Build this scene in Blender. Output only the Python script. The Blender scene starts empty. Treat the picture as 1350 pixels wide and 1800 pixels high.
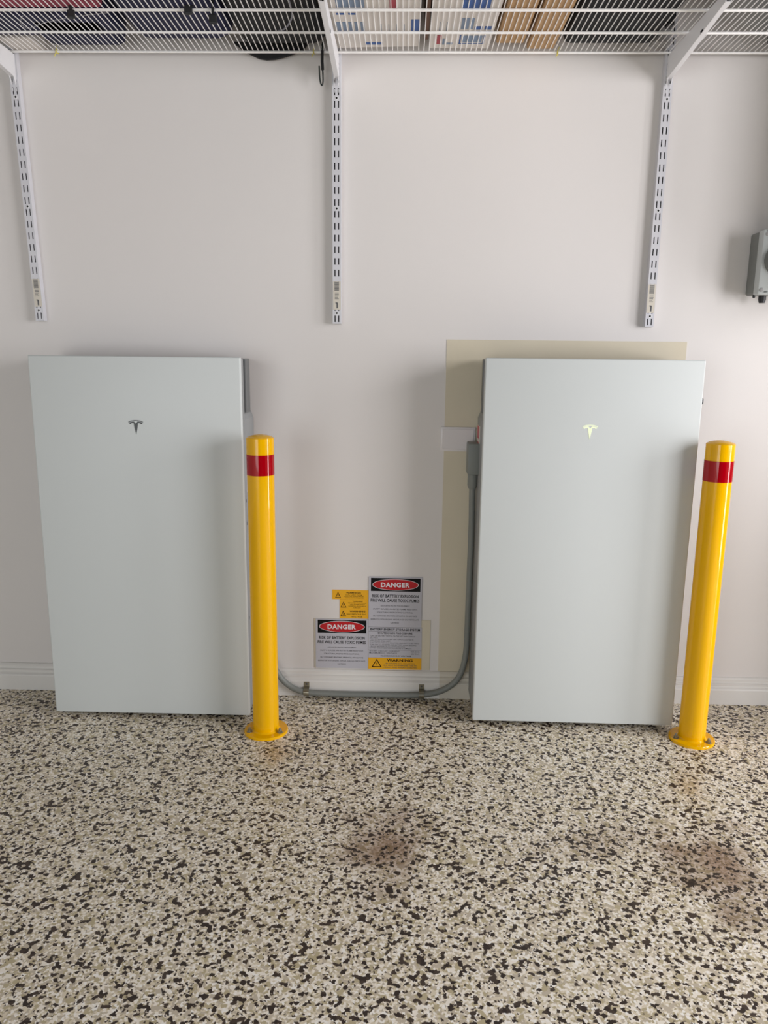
import bpy, bmesh, math, random
from mathutils import Vector, Matrix

random.seed(7)
scene = bpy.context.scene
COL = scene.collection

# ------------------------------------------------------------------ camera
cam_data = bpy.data.cameras.new('camera')
cam = bpy.data.objects.new('camera', cam_data)
COL.objects.link(cam)
cam_data.sensor_fit = 'HORIZONTAL'
cam_data.sensor_width = 36.0
cam_data.lens = 1352.0 / 1350.0 * 36.0
cam_data.clip_start = 0.05
cR = Vector((0.99960238, 0.02599933, 0.01091401))
cU = Vector((-0.01596635, 0.20286507, 0.97907652))
cF = Vector((-0.02324126, 0.97886148, -0.20319952))
cam.matrix_world = Matrix(((cR.x, cU.x, -cF.x, 0.0),
                           (cR.y, cU.y, -cF.y, -2.4111),
                           (cR.z, cU.z, -cF.z, 1.1300),
                           (0, 0, 0, 1)))
scene.camera = cam

# ------------------------------------------------------------------ sky, daylight, exposure
world = bpy.data.worlds.new('overcast_sky')
scene.world = world
world.use_nodes = True
wn = world.node_tree.nodes['Background']
wn.inputs['Color'].default_value = (0.92, 0.97, 1.0, 1)
wn.inputs['Strength'].default_value = 0.5


def area(name, loc, target, sx, sy, power, col=(1, 1, 1)):
    d = bpy.data.lights.new(name, 'AREA')
    d.shape = 'RECTANGLE'
    d.size, d.size_y, d.energy, d.color = sx, sy, power, col
    o = bpy.data.objects.new(name, d)
    COL.objects.link(o)
    o.location = loc
    o.rotation_euler = (Vector(target) - Vector(loc)).to_track_quat('-Z', 'Y').to_euler()
    return o


# daylight: the roller door and a narrow doorway on the right, and an added soft fill from behind the camera
area('roller_door_daylight', (2.86, -2.32, 1.36), (0, -2.32, 1.36), 1.5, 1.5, 79, (0.975, 0.962, 1.0))
area('side_door_daylight', (2.86, -1.05, 1.0), (0, -1.05, 1.0), 0.52, 1.95, 42, (0.975, 0.965, 1.0))
area('front_fill', (-2.0, -5.15, 1.03), (-1.7, 0, 0.85), 2.2, 2.0, 53, (0.92, 0.97, 1.0))

vs = scene.view_settings
vs.view_transform = 'Standard'
vs.look = 'None'
vs.gamma = 1.0
vs.use_curve_mapping = False
vs.exposure = 0.0


# ------------------------------------------------------------------ material helpers
def srgb(r, g, b):
    f = lambda c: (c / 255 / 12.92) if c / 255 <= 0.04045 else ((c / 255 + 0.055) / 1.055) ** 2.4
    return (f(r), f(g), f(b), 1.0)


def mat(name, col, rough=0.5, metal=0.0, coat=0.0, noise=0.0, nscale=8.0, bump=0.0, bscale=200.0, spec=0.5, coat_rough=0.05):
    m = bpy.data.materials.new(name)
    m.use_nodes = True
    nt = m.node_tree
    p = nt.nodes['Principled BSDF']
    p.inputs['Base Color'].default_value = col
    p.inputs['Roughness'].default_value = rough
    p.inputs['Metallic'].default_value = metal
    p.inputs['Coat Weight'].default_value = coat
    p.inputs['Coat Roughness'].default_value = coat_rough
    p.inputs['Specular IOR Level'].default_value = spec
    tc = nt.nodes.new('ShaderNodeTexCoord')
    if noise:
        n = nt.nodes.new('ShaderNodeTexNoise')
        n.inputs['Scale'].default_value = nscale
        n.inputs['Detail'].default_value = 4
        mr = nt.nodes.new('ShaderNodeMapRange')
        mr.inputs['From Min'].default_value = 0.3
        mr.inputs['From Max'].default_value = 0.7
        mr.inputs['To Min'].default_value = 1 - noise
        mr.inputs['To Max'].default_value = 1 + noise
        mx = nt.nodes.new('ShaderNodeMix')
        mx.data_type = 'RGBA'
        mx.blend_type = 'MULTIPLY'
        mx.inputs['Factor'].default_value = 1
        mx.inputs['A'].default_value = col
        nt.links.new(tc.outputs['Object'], n.inputs['Vector'])
        nt.links.new(n.outputs['Fac'], mr.inputs['Value'])
        nt.links.new(mr.outputs['Result'], mx.inputs['B'])
        nt.links.new(mx.outputs['Result'], p.inputs['Base Color'])
    if bump:
        n2 = nt.nodes.new('ShaderNodeTexNoise')
        n2.inputs['Scale'].default_value = bscale
        n2.inputs['Detail'].default_value = 3
        b = nt.nodes.new('ShaderNodeBump')
        b.inputs['Strength'].default_value = bump
        b.inputs['Distance'].default_value = 0.002
        nt.links.new(tc.outputs['Object'], n2.inputs['Vector'])
        nt.links.new(n2.outputs['Fac'], b.inputs['Height'])
        nt.links.new(b.outputs['Normal'], p.inputs['Normal'])
    return m


def floor_material():
    m = bpy.data.materials.new('flake_epoxy')
    m.use_nodes = True
    nt = m.node_tree
    N, L = nt.nodes, nt.links
    p = N['Principled BSDF']
    tc = N.new('ShaderNodeTexCoord')

    def noise(scale, detail=2, src=None):
        n = N.new('ShaderNodeTexNoise')
        n.inputs['Scale'].default_value = scale
        n.inputs['Detail'].default_value = detail
        L.new(src or tc.outputs['Object'], n.inputs['Vector'])
        return n

    def warped(scale, amp):
        n = noise(scale, 2)
        s = N.new('ShaderNodeVectorMath'); s.operation = 'SUBTRACT'
        s.inputs[1].default_value = (0.5, 0.5, 0.5)
        L.new(n.outputs['Color'], s.inputs[0])
        k = N.new('ShaderNodeVectorMath'); k.operation = 'SCALE'
        k.inputs['Scale'].default_value = amp
        L.new(s.outputs[0], k.inputs[0])
        a = N.new('ShaderNodeVectorMath'); a.operation = 'ADD'
        L.new(tc.outputs['Object'], a.inputs[0]); L.new(k.outputs[0], a.inputs[1])
        return a.outputs[0]

    def cells(scale, vec):
        v = N.new('ShaderNodeTexVoronoi')
        v.voronoi_dimensions = '2D'
        v.inputs['Scale'].default_value = scale
        L.new(vec, v.inputs['Vector'])
        s = N.new('ShaderNodeSeparateColor')
        L.new(v.outputs['Color'], s.inputs[0])
        return s

    def ramp(fac, stops):
        r = N.new('ShaderNodeValToRGB')
        r.color_ramp.interpolation = 'CONSTANT'
        e = r.color_ramp.elements
        while len(e) > 1:
            e.remove(e[-1])
        e[0].position = stops[0][0]; e[0].color = stops[0][1]
        for pos, c in stops[1:]:
            x = e.new(pos); x.color = c
        L.new(fac, r.inputs['Fac'])
        return r

    def mix(fac, a, b, mode='MIX'):
        x = N.new('ShaderNodeMix'); x.data_type = 'RGBA'; x.blend_type = mode
        for key, val in (('Factor', fac), ('A', a), ('B', b)):
            if hasattr(val, 'default_value') or hasattr(val, 'links'):
                L.new(val, x.inputs[key])
            else:
                x.inputs[key].default_value = val
        return x.outputs['Result']

    w1 = warped(260, 0.006)
    w2 = warped(170, 0.0085)
    base = cells(FL['base'], w1)
    pal = ramp(base.outputs[0], [(0.0, srgb(*FL['white'])), (0.30, srgb(*FL['cream'])), (0.52, srgb(*FL['taupe'])), (0.72, srgb(*FL['tan'])), (0.88, srgb(*FL['white2']))])
    big = cells(105, w2)
    bigf = ramp(big.outputs[1], [(0.0, (0, 0, 0, 1)), (0.86, (1, 1, 1, 1))])
    tanbig = ramp(big.outputs[2], [(0.0, srgb(*FL['tan'])), (0.5, srgb(*FL['taupe']))])
    c = mix(bigf.outputs['Color'], pal.outputs['Color'], tanbig.outputs['Color'])
    d1 = cells(FL['d1'], w2)
    # density of the dark flakes drifts over the floor
    dens = noise(3.0, 3)
    add = N.new('ShaderNodeMath'); add.operation = 'MULTIPLY_ADD'
    add.inputs[1].default_value = 0.22
    L.new(dens.outputs['Fac'], add.inputs[0]); L.new(d1.outputs[0], add.inputs[2])
    d1f = ramp(add.outputs[0], [(0.0, (0, 0, 0, 1)), (FL['t1'], (1, 1, 1, 1))])
    add.use_clamp = False
    mrd = N.new('ShaderNodeMapRange')
    mrd.inputs['From Min'].default_value = FL['t1']; mrd.inputs['From Max'].default_value = FL['t1'] + 0.0001
    L.new(add.outputs[0], mrd.inputs['Value'])
    d2 = cells(FL['d2'], w1)
    d2f = ramp(d2.outputs[1], [(0.0, (0, 0, 0, 1)), (FL['t2'], (1, 1, 1, 1))])
    dark1 = ramp(d1.outputs[2], [(0.0, srgb(*FL['dark'])), (0.6, srgb(*FL['dark2']))])
    c = mix(d2f.outputs['Color'], c, srgb(*FL['dark2']))
    c = mix(mrd.outputs['Result'], c, dark1.outputs['Color'])
    # brown stains worn into the coating; the yellowish ones paint bollard reflections: (x, y, radius, strength, colour)
    st_noise = noise(9.0, 5)
    for (x, y, rx, ry, k, col) in ((-0.03, -0.80, 0.15, 0.28, 0.80, (150, 120, 98)), (0.73, -0.84, 0.22, 0.24, 0.80, (150, 120, 98)), (0.45, -0.78, 0.22, 0.10, 0.45, (170, 150, 128)),
                             (-0.34, -0.40, 0.07, 0.10, 0.5, (205, 165, 95)), (0.78, -0.52, 0.07, 0.13, 0.45, (205, 170, 100)), (0.70, -1.00, 0.09, 0.07, 0.6, (150, 120, 90))):
        mp = N.new('ShaderNodeMapping'); mp.vector_type = 'POINT'
        mp.inputs['Scale'].default_value = (1 / rx, 1 / ry, 0)
        mp.inputs['Location'].default_value = (-x / rx, -y / ry, 0)
        L.new(tc.outputs['Object'], mp.inputs['Vector'])
        ln = N.new('ShaderNodeVectorMath'); ln.operation = 'LENGTH'
        L.new(mp.outputs[0], ln.inputs[0])
        a = N.new('ShaderNodeMath'); a.operation = 'MULTIPLY_ADD'
        a.inputs[1].default_value = 1.6; L.new(st_noise.outputs['Fac'], a.inputs[0]); L.new(ln.outputs['Value'], a.inputs[2])
        mr = N.new('ShaderNodeMapRange'); mr.interpolation_type = 'SMOOTHSTEP'
        mr.inputs['From Min'].default_value = 0.75; mr.inputs['From Max'].default_value = 1.75
        mr.inputs['To Min'].default_value = k; mr.inputs['To Max'].default_value = 0.0
        L.new(a.outputs[0], mr.inputs['Value'])
        c = mix(mr.outputs['Result'], c, srgb(*col), 'MULTIPLY')
    L.new(c, p.inputs['Base Color'])
    p.inputs['Roughness'].default_value = 0.42
    p.inputs['Specular IOR Level'].default_value = 0.35
    b = N.new('ShaderNodeBump'); b.inputs['Strength'].default_value = 0.25; b.inputs['Distance'].default_value = 0.001
    L.new(d1.outputs[1], b.inputs['Height']); L.new(b.outputs['Normal'], p.inputs['Normal'])
    return m


FL = dict(base=225, d1=128, d2=270, t1=0.925, t2=0.925,
          white=(244, 235, 220), white2=(250, 245, 236), cream=(224, 211, 186), taupe=(198, 185, 164), tan=(188, 174, 140),
          dark=(50, 38, 32), dark2=(68, 55, 46))

M = {}
M['floor'] = floor_material()
M['wall'] = mat('white_wall_paint', srgb(226, 221, 217), 0.6, noise=0.012, nscale=1.5, bump=0.06, bscale=350)
M['ceiling'] = mat('ceiling_paint', srgb(80, 80, 80), 0.8)
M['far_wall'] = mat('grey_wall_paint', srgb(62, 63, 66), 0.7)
M['trim'] = mat('skirting_paint', srgb(228, 225, 220), 0.4, noise=0.01, nscale=3)
M['beige'] = mat('beige_board', srgb(214, 204, 181), 0.6, noise=0.025, nscale=6, bump=0.05, bscale=250)
M['beige_trim'] = mat('beige_trim', srgb(214, 207, 193), 0.5, noise=0.02, nscale=6)
M['sign_board'] = mat('sign_board', srgb(216, 207, 186), 0.5, noise=0.02, nscale=6)
M['glass'] = mat('white_back_painted_glass', srgb(210, 214, 212), 0.34, spec=0.15, coat=0.0, noise=0.006, nscale=2, coat_rough=0.08)
M['casing'] = mat('grey_casing', srgb(140, 142, 142), 0.45, noise=0.03, nscale=4)
M['casing_dark'] = mat('dark_grey_casing', srgb(104, 106, 106), 0.4, noise=0.03, nscale=4)
M['emblem'] = mat('black_emblem', srgb(34, 36, 36), 0.35)
M['black'] = mat('black_plastic', srgb(26, 26, 28), 0.5)
M['black_fabric'] = mat('black_fabric', srgb(22, 22, 25), 0.85, noise=0.2, nscale=30, bump=0.4, bscale=300)
M['navy'] = mat('navy_fabric', srgb(26, 28, 66), 0.8, noise=0.2, nscale=25, bump=0.4, bscale=300)
M['burgundy'] = mat('burgundy_fabric', srgb(158, 62, 84), 0.8, noise=0.12, nscale=25, bump=0.4, bscale=300)
M['piping'] = mat('pale_piping', srgb(150, 150, 160), 0.7)
M['yellow'] = mat('safety_yellow_powder_coat', srgb(240, 180, 0), 0.4, spec=0.0, coat=0.8, noise=0.01, nscale=5, coat_rough=0.06)
M['red'] = mat('red_reflective_band', srgb(166, 0, 16), 0.4, spec=0.0, coat=0.8, noise=0.02, nscale=40)
M['steel'] = mat('zinc_steel', srgb(160, 156, 140), 0.35, metal=0.9, noise=0.1, nscale=60)
M['white_metal'] = mat('white_powder_coat', srgb(232, 231, 232), 0.35, noise=0.01, nscale=6)
M['upright_metal'] = mat('dimmed_white_powder_coat', srgb(212, 211, 215), 0.35, noise=0.01, nscale=6)  # white coat, darkened in colour to stand for grazing light on the fronts
M['wire'] = mat('white_vinyl_wire', srgb(250, 248, 245), 0.4)
M['sticker'] = mat('sticker_paper', srgb(214, 206, 192), 0.5)
M['ink'] = mat('black_ink', srgb(6, 6, 7), 0.5, spec=0.2)
M['ink_grey'] = mat('faded_ink', srgb(84, 84, 87), 0.5)
M['sign_white'] = mat('sign_white', srgb(190, 189, 197), 0.35, noise=0.01, nscale=10)
M['sign_yellow'] = mat('sign_yellow', srgb(240, 176, 20), 0.35, noise=0.02, nscale=10)
M['sign_red'] = mat('sign_red', srgb(188, 8, 24), 0.35)
M['print_white'] = mat('print_white', srgb(228, 226, 230), 0.4)
M['conduit'] = mat('grey_conduit', srgb(126, 129, 124), 0.5, noise=0.03, nscale=10)
M['grey_box'] = mat('grey_enclosure', srgb(186, 190, 188), 0.4, noise=0.01, nscale=10)
M['grey_knob'] = mat('grey_knob', srgb(120, 122, 118), 0.45)
M['plate'] = mat('white_plastic_plate', srgb(226, 221, 220), 0.35)
M['carton'] = mat('white_carton', srgb(224, 218, 212), 0.6, noise=0.02, nscale=12)
M['cardboard'] = mat('brown_cardboard', srgb(188, 152, 110), 0.75, noise=0.05, nscale=30)
M['cardboard_dark'] = mat('dark_cardboard', srgb(96, 66, 48), 0.75, noise=0.05, nscale=30)
M['blue'] = mat('print_blue', srgb(36, 88, 160), 0.5)
M['blue_pale'] = mat('print_pale_blue', srgb(120, 140, 166), 0.5)
M['print_red'] = mat('print_red', srgb(170, 40, 60), 0.5)
M['tie'] = mat('yellow_tie', srgb(220, 206, 90), 0.5)
M['hook'] = mat('black_green_hook', srgb(22, 32, 28), 0.4)
M['grey_item'] = mat('grey_plastic', srgb(150, 148, 146), 0.6)
M['led'] = mat('lit_emblem', srgb(214, 220, 190), 0.4)
_p = M['led'].node_tree.nodes['Principled BSDF']
_p.inputs['Emission Color'].default_value = srgb(238, 246, 204)
_p.inputs['Emission Strength'].default_value = 0.35


# ------------------------------------------------------------------ mesh helpers
def box(bm, x0, x1, y0, y1, z0, z1):
    v = [bm.verts.new(c) for c in ((x0, y0, z0), (x1, y0, z0), (x1, y1, z0), (x0, y1, z0), (x0, y0, z1), (x1, y0, z1), (x1, y1, z1), (x0, y1, z1))]
    for f in ((0, 3, 2, 1), (4, 5, 6, 7), (0, 1, 5, 4), (1, 2, 6, 5), (2, 3, 7, 6), (3, 0, 4, 7)):
        bm.faces.new([v[i] for i in f])
    return bm


def rbox(x0, x1, y0, y1, z0, z1, r=0.003, seg=2):
    bm = bmesh.new()
    box(bm, x0, x1, y0, y1, z0, z1)
    bmesh.ops.bevel(bm, geom=list(bm.edges), offset=r, segments=seg, profile=0.5, affect='EDGES')
    return bm


def prism(bm, pts, axis, a, b):
    """closed polygon pts (2-D) extruded between a and b along axis 'x', 'y' or 'z'"""
    def P(p, t):
        return {'x': (t, p[0], p[1]), 'y': (p[0], t, p[1]), 'z': (p[0], p[1], t)}[axis]
    A = [bm.verts.new(P(p, a)) for p in pts]
    B = [bm.verts.new(P(p, b)) for p in pts]
    n = len(pts)
    bm.faces.new(A)
    bm.faces.new(B[::-1])
    for i in range(n):
        bm.faces.new((A[i], B[i], B[(i + 1) % n], A[(i + 1) % n]))
    bmesh.ops.recalc_face_normals(bm, faces=bm.faces)
    return bm


def lathe(bm, prof, cx=0, cy=0, seg=48, axis='z'):
    rings = []
    for r, z in prof:
        if r < 1e-6:
            rings.append([bm.verts.new((cx, cy, z))])
        else:
            rings.append([bm.verts.new((cx + r * math.cos(2 * math.pi * i / seg), cy + r * math.sin(2 * math.pi * i / seg), z)) for i in range(seg)])
    for A, B in zip(rings, rings[1:]):
        for i in range(seg):
            j = (i + 1) % seg
            if len(A) == 1 and len(B) == 1:
                continue
            if len(A) == 1:
                bm.faces.new((A[0], B[j], B[i]))
            elif len(B) == 1:
                bm.faces.new((A[i], A[j], B[0]))
            else:
                bm.faces.new((A[i], A[j], B[j], B[i]))
    if len(rings[0]) > 1:
        bm.faces.new(rings[0][::-1])
    if len(rings[-1]) > 1:
        bm.faces.new(rings[-1])
    bmesh.ops.recalc_face_normals(bm, faces=bm.faces)
    return bm


def smooth_path(pts, n=6):
    P = [Vector(p) for p in pts]
    out = []
    for i in range(len(P) - 1):
        p0, p1, p2, p3 = P[max(i - 1, 0)], P[i], P[i + 1], P[min(i + 2, len(P) - 1)]
        for k in range(n):
            t = k / n
            out.append(0.5 * ((2 * p1) + (p2 - p0) * t + (2 * p0 - 5 * p1 + 4 * p2 - p3) * t * t + (3 * p1 - p0 - 3 * p2 + p3) * t ** 3))
    out.append(P[-1])
    return out


def tube(bm, pts, r, seg=10):
    pts = [Vector(p) for p in pts]
    rings = []
    up = None
    for i, p in enumerate(pts):
        d = (pts[min(i + 1, len(pts) - 1)] - pts[max(i - 1, 0)]).normalized()
        if up is None:
            a = Vector((0, 0, 1)) if abs(d.z) < 0.9 else Vector((1, 0, 0))
            up = (a - d * a.dot(d)).normalized()
        else:
            up = (up - d * up.dot(d)).normalized()
        s = d.cross(up)
        rr = r[i] if isinstance(r, (list, tuple)) else r
        rings.append([bm.verts.new(p + rr * (math.cos(2 * math.pi * k / seg) * up + math.sin(2 * math.pi * k / seg) * s)) for k in range(seg)])
    for A, B in zip(rings, rings[1:]):
        for k in range(seg):
            bm.faces.new((A[k], A[(k + 1) % seg], B[(k + 1) % seg], B[k]))
    bm.faces.new(rings[0][::-1])
    bm.faces.new(rings[-1])
    bmesh.ops.recalc_face_normals(bm, faces=bm.faces)
    return bm


def soft(x0, x1, y0, y1, z0, z1, r=0.03, bulge=0.006, seed=0):
    """a soft, slightly lumpy rounded volume (bags)"""
    bm = bmesh.new()
    box(bm, x0, x1, y0, y1, z0, z1)
    bmesh.ops.bevel(bm, geom=list(bm.edges), offset=r, segments=4, profile=0.5, affect='EDGES')
    bmesh.ops.triangulate(bm, faces=bm.faces)
    bmesh.ops.subdivide_edges(bm, edges=[e for e in bm.edges if e.calc_length() > 0.05], cuts=3, use_grid_fill=True)
    bmesh.ops.triangulate(bm, faces=bm.faces)
    for v in bm.verts:
        c = v.co
        k = bulge * (math.sin(c.x * 31 + seed) * math.cos(c.y * 27 + seed * 2) + 0.6 * math.sin(c.z * 37 + c.x * 19 + seed))
        if c.z > z0 + 0.012:
            v.co.x += k
            v.co.y += k * 0.6
            v.co.z += k if c.z > z0 + 0.05 else 0
    return bm


def obj(name, bm, material, parent=None, origin=None, smooth=False, angle=40):
    me = bpy.data.meshes.new(name)
    if smooth:
        for f in bm.faces:
            f.smooth = True
        for e in bm.edges:
            if len(e.link_faces) == 2 and e.calc_face_angle(0) > math.radians(angle):
                e.smooth = False
    if parent is None and origin is None:
        cs = [v.co for v in bm.verts]
        origin = Vector(((min(c.x for c in cs) + max(c.x for c in cs)) / 2, (min(c.y for c in cs) + max(c.y for c in cs)) / 2, min(c.z for c in cs)))
    if origin is not None:
        o3 = Vector(origin)
        for v in bm.verts:
            v.co -= o3
    bm.to_mesh(me)
    bm.free()
    me.materials.append(material)
    o = bpy.data.objects.new(name, me)
    COL.objects.link(o)
    if parent is not None:
        o.parent = parent
    elif origin is not None:
        o.location = origin
    return o


def thing(name, label, cat, loc=(0, 0, 0), group=None, rot=(0, 0, 0)):
    o = bpy.data.objects.new(name, None)
    COL.objects.link(o)
    o.location = loc
    o.rotation_euler = rot
    o.empty_display_size = 0.05
    return tag(o, label, cat, group)


def tag(o, label, cat, group=None):
    o['label'] = label
    o['category'] = cat
    if group:
        o['group'] = group
    return o


def struct(name, bm, m, label=None):
    o = obj(name, bm, m, origin=(0, 0, 0))
    o['kind'] = 'structure'
    if label:
        o['label'] = label
    return o


def dup(root, loc, rot=None, label=None):
    r = root.copy()
    COL.objects.link(r)
    r.location = loc
    if rot is not None:
        r.rotation_euler = rot
    if label:
        r['label'] = label
    for ch in list(root.children):
        c = ch.copy()
        COL.objects.link(c)
        c.parent = r
        for g in list(ch.children):
            d = g.copy()
            COL.objects.link(d)
            d.parent = c
    return r


def put_text(bm, body, x0, x1, z0, z1, y, bold=0.0):
    """flat lettering that fills the rectangle x0..x1, z0..z1 in the plane y, read from -y"""
    cu = bpy.data.curves.new('lettering', 'FONT')
    cu.body = body
    cu.size = 1.0
    cu.resolution_u = 2
    cu.offset = bold
    cu.space_character = 1.0 + 4.0 * max(0.0, bold - 0.01)
    cu.fill_mode = 'FRONT'
    ob = bpy.data.objects.new('lettering_source', cu)
    COL.objects.link(ob)
    dg = bpy.context.evaluated_depsgraph_get()
    me = bpy.data.meshes.new_from_object(ob.evaluated_get(dg))
    vs_ = [v.co.copy() for v in me.vertices]
    ax, bx = min(v.x for v in vs_), max(v.x for v in vs_)
    ay, by = min(v.y for v in vs_), max(v.y for v in vs_)
    V = [bm.verts.new((x0 + (v.x - ax) / (bx - ax) * (x1 - x0), y, z0 + (v.y - ay) / (by - ay) * (z1 - z0))) for v in vs_]
    for f in me.polygons:
        try:
            bm.faces.new([V[i] for i in f.vertices])
        except ValueError:
            pass
    bpy.data.objects.remove(ob)
    bpy.data.curves.remove(cu)
    bpy.data.meshes.remove(me)


# ------------------------------------------------------------------ room shell
XL, XR, YF, ZC = -3.2, 2.9, -5.2, 2.75
bm = bmesh.new(); box(bm, XL - 1.0, XR + 2.5, YF - 3, 0.12, -0.12, 0.0); struct('floor', bm, M['floor'], 'speckled cream, taupe and dark brown flake epoxy floor')
bm = bmesh.new(); box(bm, XL - 0.12, XR + 0.12, 0.0, 0.12, 0.0, ZC); struct('wall_back', bm, M['wall'])
bm = bmesh.new(); box(bm, XL - 0.12, XL, YF, 0.0, 0.0, ZC); struct('wall_left', bm, M['wall'])
bm = bmesh.new()
box(bm, XR, XR + 0.12, -0.78, 0.0, 0.0, ZC); box(bm, XR, XR + 0.12, -1.54, -1.32, 0.0, ZC); box(bm, XR, XR + 0.12, YF, -3.1, 0.0, ZC)
box(bm, XR, XR + 0.12, -1.32, -0.78, 1.98, ZC); box(bm, XR, XR + 0.12, -3.1, -1.54, 2.15, ZC)
struct('wall_right', bm, M['far_wall'])
bm = bmesh.new()
box(bm, XL - 0.12, -3.15, YF - 0.12, YF, 0.0, ZC); box(bm, -0.85, XR + 0.12, YF - 0.12, YF, 0.0, ZC); box(bm, -3.15, -0.85, YF - 0.12, YF, 2.0, ZC)
struct('wall_front', bm, M['far_wall'])
bm = bmesh.new(); box(bm, XL - 0.12, XR + 0.12, YF - 0.12, 0.12, ZC, ZC + 0.1); struct('ceiling', bm, M['ceiling'])

SK = [(0, 0), (-0.018, 0), (-0.018, 0.050), (-0.0165, 0.0535), (-0.0105, 0.059), (-0.009, 0.0612), (-0.009, 0.0640), (-0.0130, 0.0655), (-0.0130, 0.0705), (-0.0080, 0.0735), (-0.0072, 0.0760), (-0.0072, 0.0775), (-0.0108, 0.0790), (-0.0108, 0.0850), (-0.0060, 0.0905), (0, 0.0905)]
for nm, a, b, m in (('baseboard_back', XL, 0.134, M['trim']), ('baseboard_back_beige', 0.1342, 0.705, M['beige_trim']), ('baseboard_back_end', 0.7052, XR, M['trim'])):
    bm = bmesh.new(); prism(bm, SK, 'x', a, b); struct(nm, bm, m)
bm = bmesh.new(); box(bm, 0.129, 0.856, -0.0015, 0.0, 0.0905, 1.171)
o = struct('trim_board', bm, M['beige'], 'flat beige backing board on the white wall')


# ------------------------------------------------------------------ home batteries
def emblem(cx, y, z, s):
    """dark T mark: a thin upper arc and a winged spike under it"""
    half_arc_top = [(0, 0), (0.065, -0.003), (0.14, -0.015), (0.195, -0.033), (0.25, -0.063)]
    half_arc_bot = [(0.225, -0.076), (0.175, -0.053), (0.105, -0.033), (0, -0.025)]
    right = half_arc_top + half_arc_bot
    arc = right + [(-x, v) for x, v in right[::-1] if x > 0]
    body = [(0.0, -0.112), (0.014, -0.108), (0.052, -0.056), (0.064, -0.050), (0.105, -0.050), (0.165, -0.065), (0.232, -0.097), (0.182, -0.137), (0.145, -0.108), (0.070, -0.101), (0.064, -0.14), (0.042, -0.28), (0.0, -0.472)]
    body = body + [(-x, v) for x, v in body[::-1] if x > 0]
    bm = bmesh.new()
    for poly in (arc, body):
        prism(bm, [(cx + px * s, z + pz * s) for px, pz in poly], 'y', y - 0.0006, y + 0.001)
    return bm


BW, BH, BD = 0.610, 1.099, 0.190


def battery(label, loc, yaw, lean, led, depth, side):
    """local frame: x 0..BW, front face at y = -depth, z 0 = bottom edge of the glass"""
    t = thing('home_battery', label, 'battery', loc, 'wall batteries', (lean, 0, yaw))
    fy = -depth
    bm = rbox(0, BW, fy, fy + 0.020, 0, BH, 0.0035, 3)
    obj('front_panel', bm, M['glass'], t, smooth=True)
    # grey casing: a flush lower half with sloped shoulders, a recessed darker upper half with a raised rail
    zs = 0.925
    bm = bmesh.new()
    prism(bm, [(0.0008, 0.012), (BW - 0.0008, 0.012), (BW - 0.0008, zs - 0.008), (BW - 0.010, zs + 0.014), (0.010, zs + 0.014), (0.0008, zs - 0.008)], 'y', fy + 0.048, -0.012)
    bmesh.ops.bevel(bm, geom=list(bm.edges), offset=0.0015, segments=2, profile=0.5, affect='EDGES')
    obj('casing', bm, M['casing'], t, smooth=True)
    obj('upper_casing', rbox(0.0075, BW - 0.0075, fy + 0.048, -0.022, zs, BH - 0.004, 0.003, 2), M['casing_dark'], t, smooth=True)
    bm = rbox(0.0012, BW - 0.0012, fy + 0.0195, fy + 0.0485, 0.006, BH - 0.004, 0.0015, 1)
    obj('panel_frame', bm, M['casing'], t)
    for sx in (0, 1):
        xa, xb = ((0.0015, 0.010) if sx == 0 else (BW - 0.010, BW - 0.0015))
        bm = rbox(xa, xb, fy + 0.082, fy + 0.100, zs + 0.012, BH - 0.006, 0.003, 2)
        obj('side_rail', bm, M['casing_dark'], t, smooth=True)
    bm = bmesh.new(); box(bm, 0.05, BW - 0.05, -0.0215, -0.001, 0.10, BH - 0.05)
    obj('wall_bracket', bm, M['casing_dark'], t)
    for fx in (0.08, BW - 0.14):
        bm = bmesh.new(); box(bm, fx, fx + 0.06, fy + 0.06, -0.03, -loc[2] + 0.0005, 0.014)
        obj('foot', bm, M['casing_dark'], t)
    e = obj('emblem', emblem(0.302, fy, 0.916 if led else 0.918, 0.0885), M['led'] if led else M['emblem'], t)
    e['label'] = 'pale glowing lime T-shaped emblem' if led else 'black T-shaped emblem'
    return t


bl = battery('white glass-fronted wall battery with a black T emblem', (-1.0773, 0.0, 0.0124), 0.003, 0.0, False, 0.197, 1)
br = battery('white glass-fronted wall battery with a glowing lime T emblem, joined to grey conduit', (0.2300, 0.0, 0.0193), -0.0087, 0.0, True, 0.208, 0)
# warning label, wiring box and adaptor on the second battery's side, and its black side switch
bm = bmesh.new(); box(bm, -0.0012, 0.0045, -0.102, -0.035, 0.813, 0.897)
lab = obj('warning_label', bm, M['sticker'], br)
bm = bmesh.new()
box(bm, -0.0016, -0.0011, -0.100, -0.040, 0.858, 0.895); box(bm, -0.0016, -0.0011, -0.100, -0.040, 0.815, 0.848)
obj('red_print', bm, M['sign_red'], lab)
bm = rbox(-0.033, 0.006, -0.105, -0.035, 0.750, 0.845, 0.004, 2)
wb = obj('wiring_box', bm, M['conduit'], br, smooth=True)
bm = bmesh.new(); lathe(bm, [(0.0, 0.752), (0.0155, 0.752), (0.0155, 0.712), (0.0105, 0.700), (0.0, 0.700)], -0.0135, -0.062, 24)
obj('conduit_adaptor', bm, M['conduit'], wb, smooth=True)
bm = rbox(0.006, 0.010, -0.09, -0.06, 0.76, 0.84, 0.001, 1); obj('cover_clip', bm, M['black'], wb)
bm = rbox(BW - 0.002, BW + 0.0105, -0.190, -0.174, 0.976, 0.994, 0.004, 2)
obj('side_switch', bm, M['black'], br, smooth=True)
bm = bmesh.new(); box(bm, BW - 0.0045, BW + 0.0008, -0.14, -0.07, 0.70, 0.775)
obj('warning_label', bm, M['print_white'], bl)
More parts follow.
